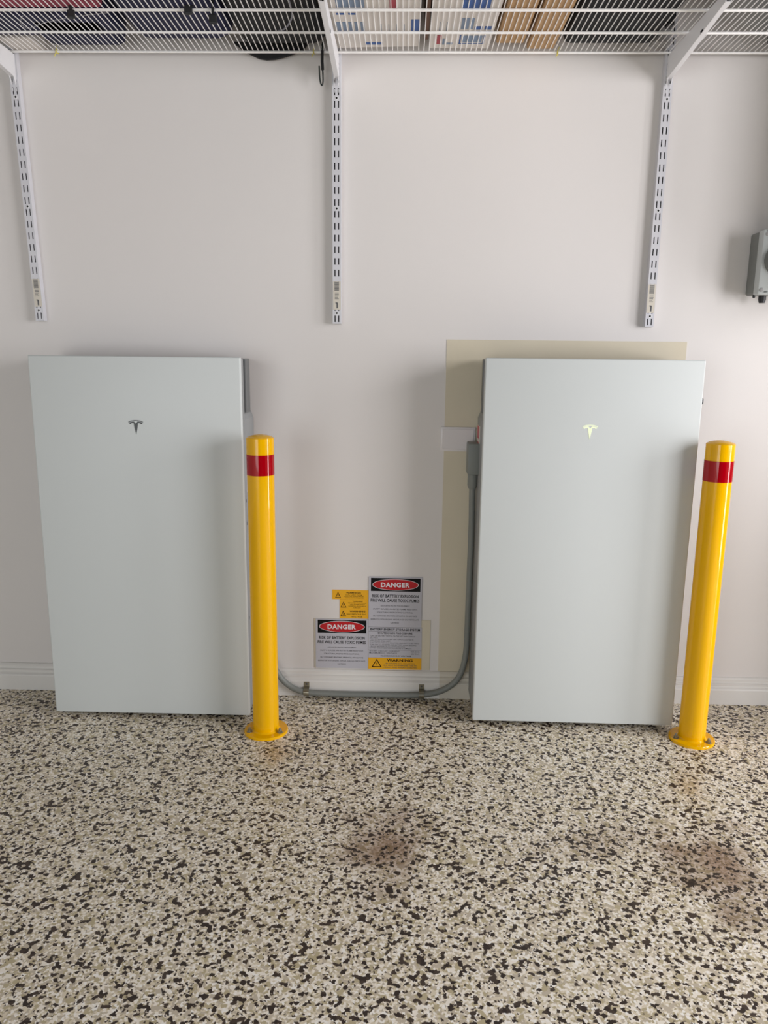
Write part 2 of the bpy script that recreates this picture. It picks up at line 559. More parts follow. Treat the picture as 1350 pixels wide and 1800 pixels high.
for zz in (0.67, 0.60, 0.30):
    bm = rbox(BW - 0.006, BW - 0.001, -0.155, -0.135, zz, zz + 0.012, 0.001, 1)
    obj('side_screw', bm, M['black'], bl)

# ------------------------------------------------------------------ bollards
boll = thing('bollard', 'yellow steel bollard with red band, standing between the two batteries', 'bollard', (-0.4015, -0.266, 0.0), 'yellow bollards')
RT = 0.0385
bm = bmesh.new()
lathe(bm, [(0.0, 0.0), (0.0655, 0.0), (0.0655, 0.006), (0.064, 0.008), (RT + 0.004, 0.008), (RT, 0.012), (0.0, 0.012)], seg=64)
flange = obj('base_flange', bm, M['yellow'], boll, smooth=True, angle=30)
bm = bmesh.new(); lathe(bm, [(0.0, 0.010), (RT, 0.010), (RT, 0.8862), (0.0, 0.8862)], seg=64)
obj('post', bm, M['yellow'], boll, smooth=True, angle=60)
bm = bmesh.new()
lathe(bm, [(0, 0.886), (RT + 0.0001, 0.886), (RT + 0.0001, 0.8915), (RT - 0.0006, 0.8925), (RT * 0.8, 0.8965), (RT * 0.5, 0.8995), (RT * 0.2, 0.9012), (0, 0.9015)], seg=64)
obj('cap', bm, M['yellow'], boll, smooth=True, angle=25)
bm = bmesh.new()
rings = [[bm.verts.new(((RT + 0.0006) * math.cos(2 * math.pi * i / 64), (RT + 0.0006) * math.sin(2 * math.pi * i / 64), z)) for i in range(64)] for z in (0.788, 0.846)]
for i in range(64):
    bm.faces.new((rings[0][i], rings[0][(i + 1) % 64], rings[1][(i + 1) % 64], rings[1][i]))
b_ = obj('reflective_band', bm, M['red'], boll, smooth=True, angle=60)
b_['label'] = 'glossy red band'
for deg in (-28, -152, 90):
    a = math.radians(deg)
    cx, cy = 0.0515 * math.cos(a), 0.0515 * math.sin(a)
    bm = bmesh.new()
    lathe(bm, [(0, 0.008), (0.0085, 0.008), (0.0085, 0.0095), (0, 0.0095)], cx, cy, 16)
    lathe(bm, [(0, 0.0095), (0.0065, 0.0095), (0.0065, 0.0155), (0, 0.0155)], cx, cy, 6)
    lathe(bm, [(0, 0.0155), (0.0038, 0.0155), (0.0038, 0.021), (0.003, 0.022), (0, 0.022)], cx, cy, 12)
    obj('anchor_bolt', bm, M['steel'], boll)
dup(boll, (0.8822, -0.258, 0.0), (0, 0, -0.28), 'yellow steel bollard with red band at the far right, by the battery with glowing emblem')

# ------------------------------------------------------------------ slotted uprights
PITCH, Z0, ZB = 0.03312, 1.8571, 1.2132
UW, UD = 0.0254, 0.0220


def upright():
    """origin at the foot on the wall; front face at y=-UD, real slots"""
    zt = 2.30 - ZB
    xs = [-UW / 2, -0.0072, -0.0039, 0.0039, 0.0072, UW / 2]
    zs = [0.0]
    k = 19
    while True:
        c = Z0 - k * PITCH - ZB
        if c + 0.01 > zt:
            break
        zs += [c - 0.0095, c + 0.0095]
        k -= 1
    zs.append(zt)
    bm = bmesh.new()
    G = {}
    def V(x, y, z):
        key = (round(x, 5), round(y, 5), round(z, 5))
        if key not in G:
            G[key] = bm.verts.new((x, y, z))
        return G[key]
    for i in range(len(zs) - 1):
        slot_row = i % 2 == 1
        for j in range(5):
            x0, x1, z0, z1 = xs[j], xs[j + 1], zs[i], zs[i + 1]
            if slot_row and j in (1, 3):
                # the slot's four inner walls
                yb = -UD + 0.002
                for (a, b) in (((x0, z0), (x1, z0)), ((x1, z0), (x1, z1)), ((x1, z1), (x0, z1)), ((x0, z1), (x0, z0))):
                    bm.faces.new((V(a[0], -UD, a[1]), V(b[0], -UD, b[1]), V(b[0], yb, b[1]), V(a[0], yb, a[1])))
                continue
            bm.faces.new((V(x0, -UD, z0), V(x1, -UD, z0), V(x1, -UD, z1), V(x0, -UD, z1)))
    # outer sides and inner sides of the channel
    for s in (-1, 1):
        X = s * UW / 2
        for i in range(len(zs) - 1):
            z0, z1 = zs[i], zs[i + 1]
            bm.faces.new((V(X, -UD, z0), V(X, -UD, z1), V(X, 0.0, z1), V(X, 0.0, z0)))
    bmesh.ops.recalc_face_normals(bm, faces=bm.faces)
    return bm


up_bm = upright()
up_mesh_src = None
up_data = ((-1.1360, 0.0, ZB, 0.0, 'white slotted shelf upright above the battery with black emblem'),
           (-0.2056, 0.0, ZB, 0.0, 'white slotted shelf upright in the middle, above the danger signs'),
           (0.7316, 0.0, ZB, 0.0, 'white slotted shelf upright above the battery with glowing emblem'))
upr = thing('shelf_upright', up_data[0][4], 'upright', up_data[0][:3], 'slotted shelf uprights')
ch = obj('slotted_channel', up_bm, M['upright_metal'], upr)
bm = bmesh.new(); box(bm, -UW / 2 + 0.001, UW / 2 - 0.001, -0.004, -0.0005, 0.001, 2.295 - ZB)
obj('slot_shade', bm, M['ink'], upr)  # black strip painting the shade inside the slots
for zc in (Z0 - 0.5 * PITCH, Z0 - 9.5 * PITCH, Z0 - 18.5 * PITCH):
    bm = bmesh.new()
    prof = [(0.0, 0.0004), (0.0028, 0.0004), (0.0030, 0.0008), (0.0050, 0.0006), (0.0052, 0.0), (0.0, 0.0)]
    lathe(bm, [(r, z) for r, z in prof], seg=14)
    for v in bm.verts:
        x, y, z = v.co
        v.co = (x, -UD - z, y + zc - ZB)
    rim = obj('screw_head', bm, M['white_metal'], upr, smooth=True)
    bm = bmesh.new(); lathe(bm, [(0.0, 0.0006), (0.0030, 0.0006), (0.0030, 0.0010), (0, 0.0010)], seg=12)
    for v in bm.verts:
        x, y, z = v.co
        v.co = (x, -UD - z, y + zc - ZB)
    obj('screw_recess', bm, M['ink'], rim)
bm = bmesh.new(); box(bm, -UW / 2 + 0.0012, UW / 2 - 0.0012, -UD - 0.0005, -UD - 0.0001, 1.2545 - ZB, 1.336 - ZB)
stk = obj('paper_label', bm, M['sticker'], upr)
stk['label'] = 'cream paper label with a barcode'
bm = bmesh.new()
z = 1.309 - ZB
while z < 1.3335 - ZB:
    h = random.choice((0.0008, 0.0012, 0.0018))
    box(bm, -0.0072, 0.0066, -UD - 0.0009, -UD - 0.0005, z, z + h)
    z += h + random.choice((0.0006, 0.0009))
for k in range(5):
    zz = 1.302 - ZB - 0.0042 * k
    box(bm, -0.006, 0.0065 - random.random() * 0.004, -UD - 0.0008, -UD - 0.0005, zz, zz + 0.0016)
box(bm, -0.001, 0.003, -UD - 0.0009, -UD - 0.0005, 1.2585 - ZB, 1.2745 - ZB)
box(bm, -0.004, 0.002, -UD - 0.0009, -UD - 0.0005, 1.2725 - ZB, 1.2755 - ZB)
obj('label_print', bm, M['ink_grey'], stk)
upr.rotation_euler = (0, -0.0325, 0)
upr.location = (-1.1133, 0, ZB)
for d in up_data[1:]:
    dup(upr, d[:3], (0, d[3], 0), d[4])

# ------------------------------------------------------------------ shelf brackets
ZS = 1.957           # underside wires of the shelf


def bracket(label):
    t = thing('shelf_bracket', label, 'bracket', (0, 0, 0), 'shelf brackets')
    # side cheeks of a folded steel arm; the lower edge climbs away from the wall
    prof = [(-UD, 1.872 + 0.017), (-UD - 0.004, 1.871), (-0.036, 1.8925), (-0.42, 1.9285), (-0.436, 1.934), (-0.436, 1.9525), (-UD, 1.9525)]
    bm = bmesh.new()
    for s in (-1, 1):
        prism(bm, prof, 'x', s * 0.0062 - 0.0007, s * 0.0062 + 0.0007)
    low = [(-0.02, 1.8905), (-0.42, 1.9280), (-0.42, 1.9292), (-0.02, 1.8917)]
    prism(bm, low, 'x', -0.0062, 0.0062)
    obj('arm', bm, M['white_metal'], t)
    for zc in (Z0, Z0 + PITCH, Z0 + 2 * PITCH):
        for s in (-1, 1):
            bm = bmesh.new()
            prism(bm, [(-UD - 0.001, zc - 0.002), (-0.006, zc + 0.002), (-0.006, zc + 0.007), (-UD - 0.001, zc + 0.007)], 'x', s * 0.0055 - 0.0008, s * 0.0055 + 0.0008)
            obj('hook_tooth', bm, M['white_metal'], t)
    for s in (-1, 1):
        bm = bmesh.new()
        box(bm, s * 0.0069 - 0.0004, s * 0.0069 + 0.0004, -0.290, -0.272, 1.916, 1.922)
        obj('locating_notch', bm, M['ink'], t)
    return t


brk = bracket('white steel shelf bracket over the upright above the black-emblem battery')
brk.location = (-1.1350, 0, 0)
dup(brk, (-0.2056, 0, 0), None, 'white steel shelf bracket between the dark bags and the white cartons')
dup(brk, (0.7318, 0, 0), None, 'white steel shelf bracket beside the black bag, over the glowing-emblem battery')

# ------------------------------------------------------------------ wire shelf
sh = thing('wire_shelf', 'white ventilated wire shelf running across the top of the wall', 'shelf', (0, 0, ZS))
SX0, SX1 = -1.40, 1.35
for y in (-0.030, -0.166, -0.302, -0.438):
    bm = bmesh.new(); tube(bm, [(SX0, y, 0), (SX1, y, 0)], 0.0034, 10)
    obj('support_rod', bm, M['wire'], sh, smooth=True)
bm = bmesh.new(); tube(bm, [(SX0, -0.445, -0.028), (SX1, -0.445, -0.028)], 0.0034, 10); obj('front_rod', bm, M['wire'], sh, smooth=True)
bm = bmesh.new()
tube(bm, [(0, -0.027, 0.0047), (0, -0.440, 0.0047), (0, -0.4452, 0.002), (0, -0.4490, -0.028)], 0.00135, 6)
wire0 = obj('deck_wire', bm, M['wire'], sh, smooth=True)
nW = int((SX1 - SX0 - 0.02) / 0.0146)
wire0.location.x = SX0 + 0.01
for k in range(1, nW + 1):
    if True:
        w = wire0.copy()
        COL.objects.link(w)
        w.parent = sh
        w.location.x = SX0 + 0.01 + k * 0.0146
ZT = ZS + 0.0063      # top of the wires: things stand here

# ------------------------------------------------------------------ things on the shelf
fb = thing('fabric_bag', 'burgundy fabric bag with a black buckle on the wire shelf', 'bag', (-1.07, -0.4, ZT))
O_ = (-1.07, -0.4, ZT)
obj('body', soft(-1.38, -0.765, -0.52, -0.294, ZT, 2.20, 0.010, 0.003, 1), M['burgundy'], fb, O_, smooth=True)
bm = rbox(-0.851, -0.832, -0.314, -0.305, 1.934, 1.9545, 0.003, 2); box(bm, -0.846, -0.838, -0.3115, -0.3065, 1.952, ZT + 0.02)
obj('buckle', bm, M['black'], fb, O_)
nb = thing('duffel_bag', 'navy fabric duffel bag with pale piping on the wire shelf', 'bag', (-0.9, -0.18, ZT))
O_ = (-0.9, -0.18, ZT)
bm = soft(-1.36, -0.772, -0.274, -0.115, ZT, 2.20, 0.02, 0.005, 3)
bm2 = soft(-1.015, -0.785, -0.24, -0.036, ZT, 2.12, 0.03, 0.004, 4)
obj('body', bm, M['navy'], nb, O_, smooth=True)
obj('end_pocket', bm2, M['navy'], nb, O_, smooth=True)
bm = bmesh.new(); tube(bm, smooth_path([(-0.989, -0.2532, ZT - 0.0005), (-1.0155, -0.2116, ZT - 0.0005), (-1.0119, -0.1756, ZT - 0.0005), (-0.9494, -0.2118, ZT - 0.0005), (-0.8596, -0.2467, ZT - 0.0005), (-0.76, -0.272, ZT - 0.0005)]), 0.0013, 6)
obj('piping', bm, M['piping'], nb, O_, smooth=True)
n2 = thing('duffel_bag', 'second navy fabric bag with black buckles hanging through the wire shelf', 'bag', (-0.57, -0.3, ZT))
O_ = (-0.57, -0.3, ZT)
obj('body', soft(-0.748, -0.482, -0.52, -0.075, ZT, 2.22, 0.04, 0.004, 6), M['navy'], n2, O_, smooth=True)
for bx, za, rz in ((-0.548, 1.943, 0.01), (-0.487, 1.922, 0.0)):
    bm = rbox(bx - 0.010, bx + 0.010, -0.315, -0.305, za, za + 0.022, 0.003, 2)
    box(bm, bx - 0.003 + rz, bx + 0.003 + rz, -0.3125, -0.3075, za + 0.019, ZT + 0.02)
    obj('buckle', bm, M['black'], n2, O_)
kb = thing('gear_bag', 'black gear bag beside the middle shelf bracket, a pale cord on its underside', 'bag', (-0.34, -0.28, ZT))
O_ = (-0.34, -0.28, ZT)
obj('body', soft(-0.464, -0.232, -0.52, -0.052, ZT, 2.2, 0.03, 0.004, 8), M['black_fabric'], kb, O_, smooth=True)
bm = bmesh.new(); tube(bm, smooth_path([(-0.2941, -0.39, ZT - 0.001), (-0.2949, -0.2814, ZT - 0.001), (-0.3081, -0.2206, ZT - 0.001), (-0.3335, -0.1705, ZT - 0.001), (-0.36, -0.16, ZT + 0.004)]), 0.0022, 6)
obj('cord', bm, M['piping'], kb, O_, smooth=True)
# black strap that sags behind the shelf's rear rod
bm = bmesh.new()
prism(bm, [(-0.50, 1.985), (-0.468, 1.9625), (-0.445, 1.952), (-0.425, 1.9435), (-0.405, 1.9405), (-0.382, 1.942), (-0.355, 1.948), (-0.33, 1.956), (-0.30, 1.966), (-0.285, 1.985)], 'y', -0.0245, -0.012)
tag(obj('fabric_strap', bm, M['black_fabric']), 'black fabric strap sagging below the rear edge of the wire shelf', 'strap')
# small white box and the items beside it
tag(obj('small_box', rbox(-1.128, -1.036, -0.110, -0.019, ZT, 2.05, 0.002, 1), M['carton']), 'small plain white box behind the navy bag on the shelf', 'box')

def carton(label, poly, z1, prints):
    """standing carton; poly is its footprint, prints are flat patches (material, x0,x1,y0,y1) on its underside"""
    cx = sum(p[0] for p in poly) / 4; cy = sum(p[1] for p in poly) / 4
    t = thing('carton', label, 'box', (cx, cy, ZT), 'cartons on the wire shelf')
    bm = bmesh.new(); prism(bm, poly, 'z', ZT + 0.0007, z1)
    obj('box_body', bm, M['carton'], t, (cx, cy, ZT))
    for m, rects in prints:
        bm = bmesh.new()
        for (x0, x1, y0, y1) in rects:
            box(bm, x0, x1, y0, y1, ZT + 0.0001, ZT + 0.0007)
        obj('print', bm, M[m], t, (cx, cy, ZT))
    return t


txt = [(-0.190 + 0.0155 * k, -0.180 + 0.0155 * k, -0.214, -0.160) for k in range(5)]
carton('white carton printed pale blue, right next to the middle bracket', [(-0.206, -0.52), (0.030, -0.52), (0.024, -0.054), (-0.206, -0.040)], 2.28,
       [('blue_pale', [(-0.182, -0.112, -0.42, -0.299)] + txt + [(-0.075 + k * 0.02, -0.0735 + k * 0.02, -0.20, -0.140) for k in range(4)]),
        ('blue', [(-0.186, -0.165, -0.268, -0.258), (-0.155, -0.137, -0.268, -0.258), (-0.1215, -0.0745, -0.082, -0.066), (0.004, 0.026, -0.23, -0.16)]),
        ('print_red', [(-0.050, -0.034, -0.40, -0.296)])])
carton('white carton with a bright blue panel, beside the brown cardboard boxes', [(0.057, -0.52), (0.229, -0.52), (0.2205, -0.038), (0.057, -0.041)], 2.28,
       [('blue', [(0.130, 0.197, -0.45, -0.293), (0.170, 0.190, -0.188, -0.168), (0.196, 0.214, -0.188, -0.168), (0.135, 0.139, -0.131, -0.072), (0.199, 0.204, -0.131, -0.072), (0.135, 0.204, -0.075, -0.071)]),
        ('blue_pale', [(0.134 + 0.012 * k, 0.142 + 0.012 * k, -0.240, -0.172) for k in range(3)] + [(0.143, 0.196, -0.128, -0.081), (0.090, 0.096, -0.108, -0.067), (0.102, 0.118, -0.08, -0.068)]
         + [(0.078 + k * 0.018, 0.0795 + k * 0.018, -0.215, -0.140) for k in range(3)]),
        ('print_red', [(0.0745, 0.087, -0.130, -0.071)])])
tag(obj('card_divider', rbox(0.0395, 0.0515, -0.50, -0.10, ZT, 2.25, 0.001, 1), M['cardboard_dark']), 'thin dark brown card standing between the two white cartons', 'card')

def cardboard(label, x0, x1, y0, y1):
    t = thing('cardboard_box', label, 'box', ((x0 + x1) / 2, (y0 + y1) / 2, ZT), 'brown cardboard boxes on the wire shelf')
    O = ((x0 + x1) / 2, (y0 + y1) / 2, ZT)
    obj('box_body', rbox(x0, x1, y0, y1, ZT + 0.0008, 2.24, 0.0015, 1), M['cardboard'], t, O)
    ym = (y0 + y1) / 2
    for a, b in ((y0 + 0.002, ym - 0.0006), (ym + 0.0006, y1 - 0.002)):
        bm = bmesh.new(); box(bm, x0 + 0.002, x1 - 0.002, a, b, ZT, ZT + 0.0008)
        obj('flap', bm, M['cardboard'], t, O)


cardboard('narrow brown cardboard box next to the white carton with the bright blue panel', 0.238, 0.313, -0.52, -0.078)
cardboard('narrow brown cardboard box next to the black carry case', 0.327, 0.402, -0.52, -0.038)
cc = thing('carry_case', 'big black fabric carry case on the shelf left of the end bracket', 'bag', (0.55, -0.28, ZT))
O_ = (0.55, -0.28, ZT)
obj('body', soft(0.418, 0.668, -0.52, -0.064, ZT, 2.22, 0.02, 0.003, 9), M['black_fabric'], cc, O_, smooth=True)
bm = rbox(0.664, 0.682, -0.20, -0.17, ZT, ZT + 0.03, 0.004, 2); obj('latch', bm, M['black'], cc, O_)
tag(obj('plastic_tray', rbox(0.662, 0.712, -0.088, -0.045, ZT, ZT + 0.05, 0.005, 2), M['grey_item'], smooth=True), 'small grey plastic tray behind the black carry case', 'tray')
tag(obj('storage_tub', rbox(0.985, 1.30, -0.50, -0.03, ZT, 2.30, 0.02, 3), M['black'], smooth=True), 'black storage tub at the far right end of the shelf', 'tub')

# ------------------------------------------------------------------ hook and ties on the shelf
bm = bmesh.new()
pts = smooth_path([(-0.2455, -0.030, 1.974), (-0.2435, -0.038, 1.976), (-0.2440, -0.0405, 1.955), (-0.2445, -0.0405, 1.93), (-0.2425, -0.0405, 1.895), (-0.2425, -0.0405, 1.876), (-0.2455, -0.0405, 1.868), (-0.2500, -0.0405, 1.877), (-0.2520, -0.0405, 1.895), (-0.2530, -0.0405, 1.918)])
tube(bm, pts, 0.0021, 8)
hk = thing('storage_hook', 'black J-shaped wire hook hanging from the shelf by the middle bracket', 'hook', (-0.2455, -0.035, 1.87))
obj('wire', bm, M['hook'], hk, (-0.2455, -0.035, 1.87), smooth=True)
bm = bmesh.new(); tube(bm, [(-0.2440, -0.0405, 1.957), (-0.2445, -0.0405, 1.93), (-0.2432, -0.0405, 1.908)], 0.0042, 10)
obj('sleeve', bm, M['black'], hk, (-0.2455, -0.035, 1.87), smooth=True)
for x, lb in ((-1.000, 'pale yellow plastic tie on the rear shelf rod by the small white box'), (-0.268, 'dull yellow plastic tie on the rear shelf rod near the black hook'), (0.4155, 'pale yellow plastic tie on the rear shelf rod near the cardboard boxes')):
    bm = bmesh.new()
    loop = [(x + 0.002 * math.sin(a), -0.030 + 0.0052 * math.sin(a), ZS + 0.0052 * math.cos(a)) for a in [i * math.pi / 6 for i in range(12)]]
    tube(bm, loop + [loop[0]], 0.0013, 6)
    tube(bm, [(x, -0.0352, ZS - 0.001), (x - 0.003, -0.038, ZS - 0.009), (x - 0.006, -0.037, ZS - 0.015)], 0.0012, 6)
    tube(bm, [(x - 0.001, -0.036, ZS + 0.004), (x + 0.003, -0.037, ZS + 0.012)], 0.0011, 6)
    tag(obj('cable_tie', bm, M['tie'], smooth=True), lb, 'tie', 'yellow ties on the shelf')

# ------------------------------------------------------------------ conduit and saddles
cd = bmesh.new()
path = smooth_path([(0.2165, -0.062, 0.735), (0.2165, -0.062, 0.702), (0.2175, -0.058, 0.665), (0.2190, -0.052, 0.61), (0.2195, -0.048, 0.53), (0.2192, -0.045, 0.435), (0.2188, -0.042, 0.34), (0.2185, -0.036, 0.243), (0.2170, -0.032, 0.170), (0.2060, -0.0312, 0.108), (0.1840, -0.0312, 0.066), (0.1480, -0.0312, 0.038), (0.1010, -0.0312, 0.022), (0.03, -0.0312, 0.0155), (-0.0900, -0.0312, 0.0150), (-0.2000, -0.0312, 0.0150), (-0.3050, -0.0312, 0.0185), (-0.3430, -0.0312, 0.028), (-0.3720, -0.0312, 0.046), (-0.3950, -0.0312, 0.072), (-0.4200, -0.0312, 0.120), (-0.4400, -0.036, 0.20), (-0.4520, -0.045, 0.30), (-0.4545, -0.050, 0.42), (-0.4545, -0.050, 0.50)], 6)
tube(cd, path, 0.0098, 14)
tag(obj('conduit', cd, M['conduit'], smooth=True), 'grey flexible conduit looping along the skirting between the batteries', 'conduit')


def saddle(x, zc, label):
    t = thing('conduit_saddle', label, 'clip', (x, -0.016, zc), 'conduit saddles')
    O = (x, -0.016, zc)
    bm = bmesh.new()
    arc = [(-0.0312 - 0.0108 * math.cos(a), zc + 0.0108 * math.sin(a)) for a in [math.radians(v) for v in range(-70, 91, 16)]]
    arc2 = [(-0.0312 - 0.0120 * math.cos(a), zc + 0.0120 * math.sin(a)) for a in [math.radians(v) for v in range(-70, 91, 16)]]
    poly = arc + [(-0.0182, zc + 0.014), (-0.0182, zc + 0.031), (-0.0196, zc + 0.031), (-0.0196, zc + 0.0155)] + arc2[::-1]
    prism(bm, poly, 'x', x - 0.0085, x + 0.0085)
    obj('strap', bm, M['steel'], t, O)
    bm = bmesh.new(); lathe(bm, [(0, 0), (0.0032, 0), (0.0030, 0.0012), (0, 0.0018)], seg=12)
    for v in bm.verts:
        a, b, c = v.co
        v.co = (x + a, -0.0196 - c, zc + 0.024 + b)
    obj('screw', bm, M['ink_grey'], t, O)


saddle(-0.3085, 0.0190, 'zinc conduit saddle nearest the left bollard, screwed to the skirting')
saddle(0.0745, 0.0185, 'zinc conduit saddle below the yellow-based shutdown sign, screwed to the skirting')

# ------------------------------------------------------------------ blank wall plate
wp = thing('wall_plate', 'blank white plastic wall plate beside the glowing-emblem battery', 'plate', (0.176, 0, 0.828))
O_ = (0.176, 0, 0.828)
obj('plate', rbox(0.117, 0.2265, -0.0065, -0.0012, 0.8285, 0.9045, 0.002, 2), M['plate'], wp, O_, smooth=True)
obj('blank_cover', rbox(0.1225, 0.221, -0.0085, -0.006, 0.834, 0.899, 0.0015, 1), M['plate'], wp, O_, smooth=True)

# ------------------------------------------------------------------ safety signs
tag(obj('sign_board', rbox(-0.284, 0.1008, -0.0022, 0.0, 0.0935, 0.268, 0.0006, 1), M['sign_board']), 'thin beige board on the wall behind the lower safety signs', 'board')


def sign(label, rect, face, parts, yb):
    """rect = x0,x1,z0,z1 on the wall; face = list of (material,x0,x1,z0,z1); parts = list of (kind, material, items) in sign fractions, z from the top"""
    x0, x1, z0, z1 = rect
    t = thing('safety_sign', label, 'sign', ((x0 + x1) / 2, yb, z0), 'safety signs on the wall')
    O = ((x0 + x1) / 2, yb, z0)
    X = lambda f: x0 + f * (x1 - x0)
    Z = lambda f: z1 - f * (z1 - z0)
    for m, a, b, c, d, nm in face:
        obj(nm, rbox(X(a), X(b), yb - 0.0012, yb, Z(d), Z(c), 0.0003, 1), M[m], t, O)
    yf = yb - 0.0012
    split = []
    for nm, m, lift, items in parts:
        if nm in ('lettering', 'warning_lettering'):
            split += [('lettering', m, lift, [it]) for it in items if it[0] == 'text']
            rest = [it for it in items if it[0] != 'text']
            if rest:
                split.append(('hazard_symbol', m, lift, rest))
        else:
            split.append((nm, m, lift, items))
    for nm, m, lift, items in split:
        bm = bmesh.new()
        for it in items:
            if it[0] == 'text':
                _, body, a, b, c, d, bold = it
                put_text(bm, body, X(a), X(b), Z(d), Z(c), yf - lift, bold)
            elif it[0] == 'rect':
                _, a, b, c, d = it
                v = [bm.verts.new((X(p), yf - lift, Z(q))) for p, q in ((a, d), (b, d), (b, c), (a, c))]
                bm.faces.new(v)
            elif it[0] == 'oval':
                _, a, b, c, d = it
                bm.faces.new([bm.verts.new((X((a + b) / 2 + (b - a) / 2 * math.cos(q)), yf - lift, Z((c + d) / 2 - (d - c) / 2 * math.sin(q)))) for q in [i * math.pi / 24 for i in range(48)]])
            elif it[0] == 'poly':
                bm.faces.new([bm.verts.new((X(p), yf - lift, Z(q))) for p, q in it[1]])
        obj(nm, bm, M[m], t, O)
    return t


def danger_parts():
    W_, H_ = 94.0, 87.7
    fx = lambda u: (45 / 13.5 + (u - 45) / 13.5 - 45 / 13.5) / W_
    F = lambda u0, u1, v0, v1: (fx(u0), fx(u1), (v0 - 45) / 13.5 / H_, (v1 - 45) / 13.5 / H_)
    small = [('ASSOCIATED PROTECTIVE EQUIPMENT', 330, 1025, 727), ('SAFETY GLASSES, AN-RATED FLAME RESISTANT,', 155, 1205, 805), ('STRUCTURAL FIREFIGHTING CLOTHING,', 245, 1100, 882),
             ('SELF CONTAINED BREATHING APPARATUS, OR HALF FACE', 155, 1195, 968), ('RESPIRATOR WITH ORGANIC VAPOUR, ACID GAS, PARTICULATE', 100, 1245, 1050), ('CARTRIDGE', 575, 775, 1125)]
    def T(body, u0, u1, v0, v1, bold=0.0):
        a, b, c, d = F(u0, u1, v0, v1)
        return ('text', body, a, b, c, d, bold)
    return [('header', 'ink', 0.0002, [('rect',) + F(98, 1270, 72, 380)]),
            ('oval_rim', 'print_white', 0.0004, [('oval',) + F(132, 1228, 92, 360)]),
            ('oval', 'sign_red', 0.0006, [('oval',) + F(146, 1214, 102, 350)]),
            ('danger_lettering', 'print_white', 0.0008, [T('DANGER', 335, 1015, 172, 285, 0.035)]),
            ('lettering', 'ink', 0.0002, [T('RISK OF BATTERY EXPLOSION', 130, 1230, 457, 528, 0.03), T('FIRE WILL CAUSE TOXIC FUMES', 95, 1255, 560, 632, 0.03)]),
            ('small_lettering', 'ink_grey', 0.0002, [T(s, a, b, v - 19, v + 19, 0.01) for s, a, b, v in small])]


def warn_triangle(cx, top, bot, hw, w, asp):
    """hollow warning triangle with a lightning mark, in sign fractions"""
    out = []
    P = [(cx, top), (cx + hw, bot), (cx - hw, bot)]
    gx, gy = cx, top + (bot - top) * 2 / 3
    I = [(gx + (x - gx) * w, gy + (y - gy) * w) for x, y in P]
    for i in range(3):
        j = (i + 1) % 3
        out.append(('poly', [P[i], P[j], I[j], I[i]]))
    h = bot - top
    out.append(('poly', [(cx + 0.10 * hw, top + 0.36 * h), (cx - 0.14 * hw, top + 0.62 * h), (cx + 0.02 * hw, top + 0.62 * h), (cx - 0.06 * hw, top + 0.86 * h), (cx + 0.18 * hw, top + 0.56 * h), (cx + 0.02 * hw, top + 0.56 * h)]))
    return out


sign('white danger sign with red oval, upper of the two', (-0.1045, 0.0705, 0.2427, 0.4145), [('sign_white', 0, 1, 0, 1, 'plate')], danger_parts(), -0.0022)
sign('white danger sign with red oval, lower of the two, beside the shutdown sign', (-0.2795, -0.1048, 0.0945, 0.2675), [('sign_white', 0, 1, 0, 1, 'plate')], danger_parts(), -0.0022)

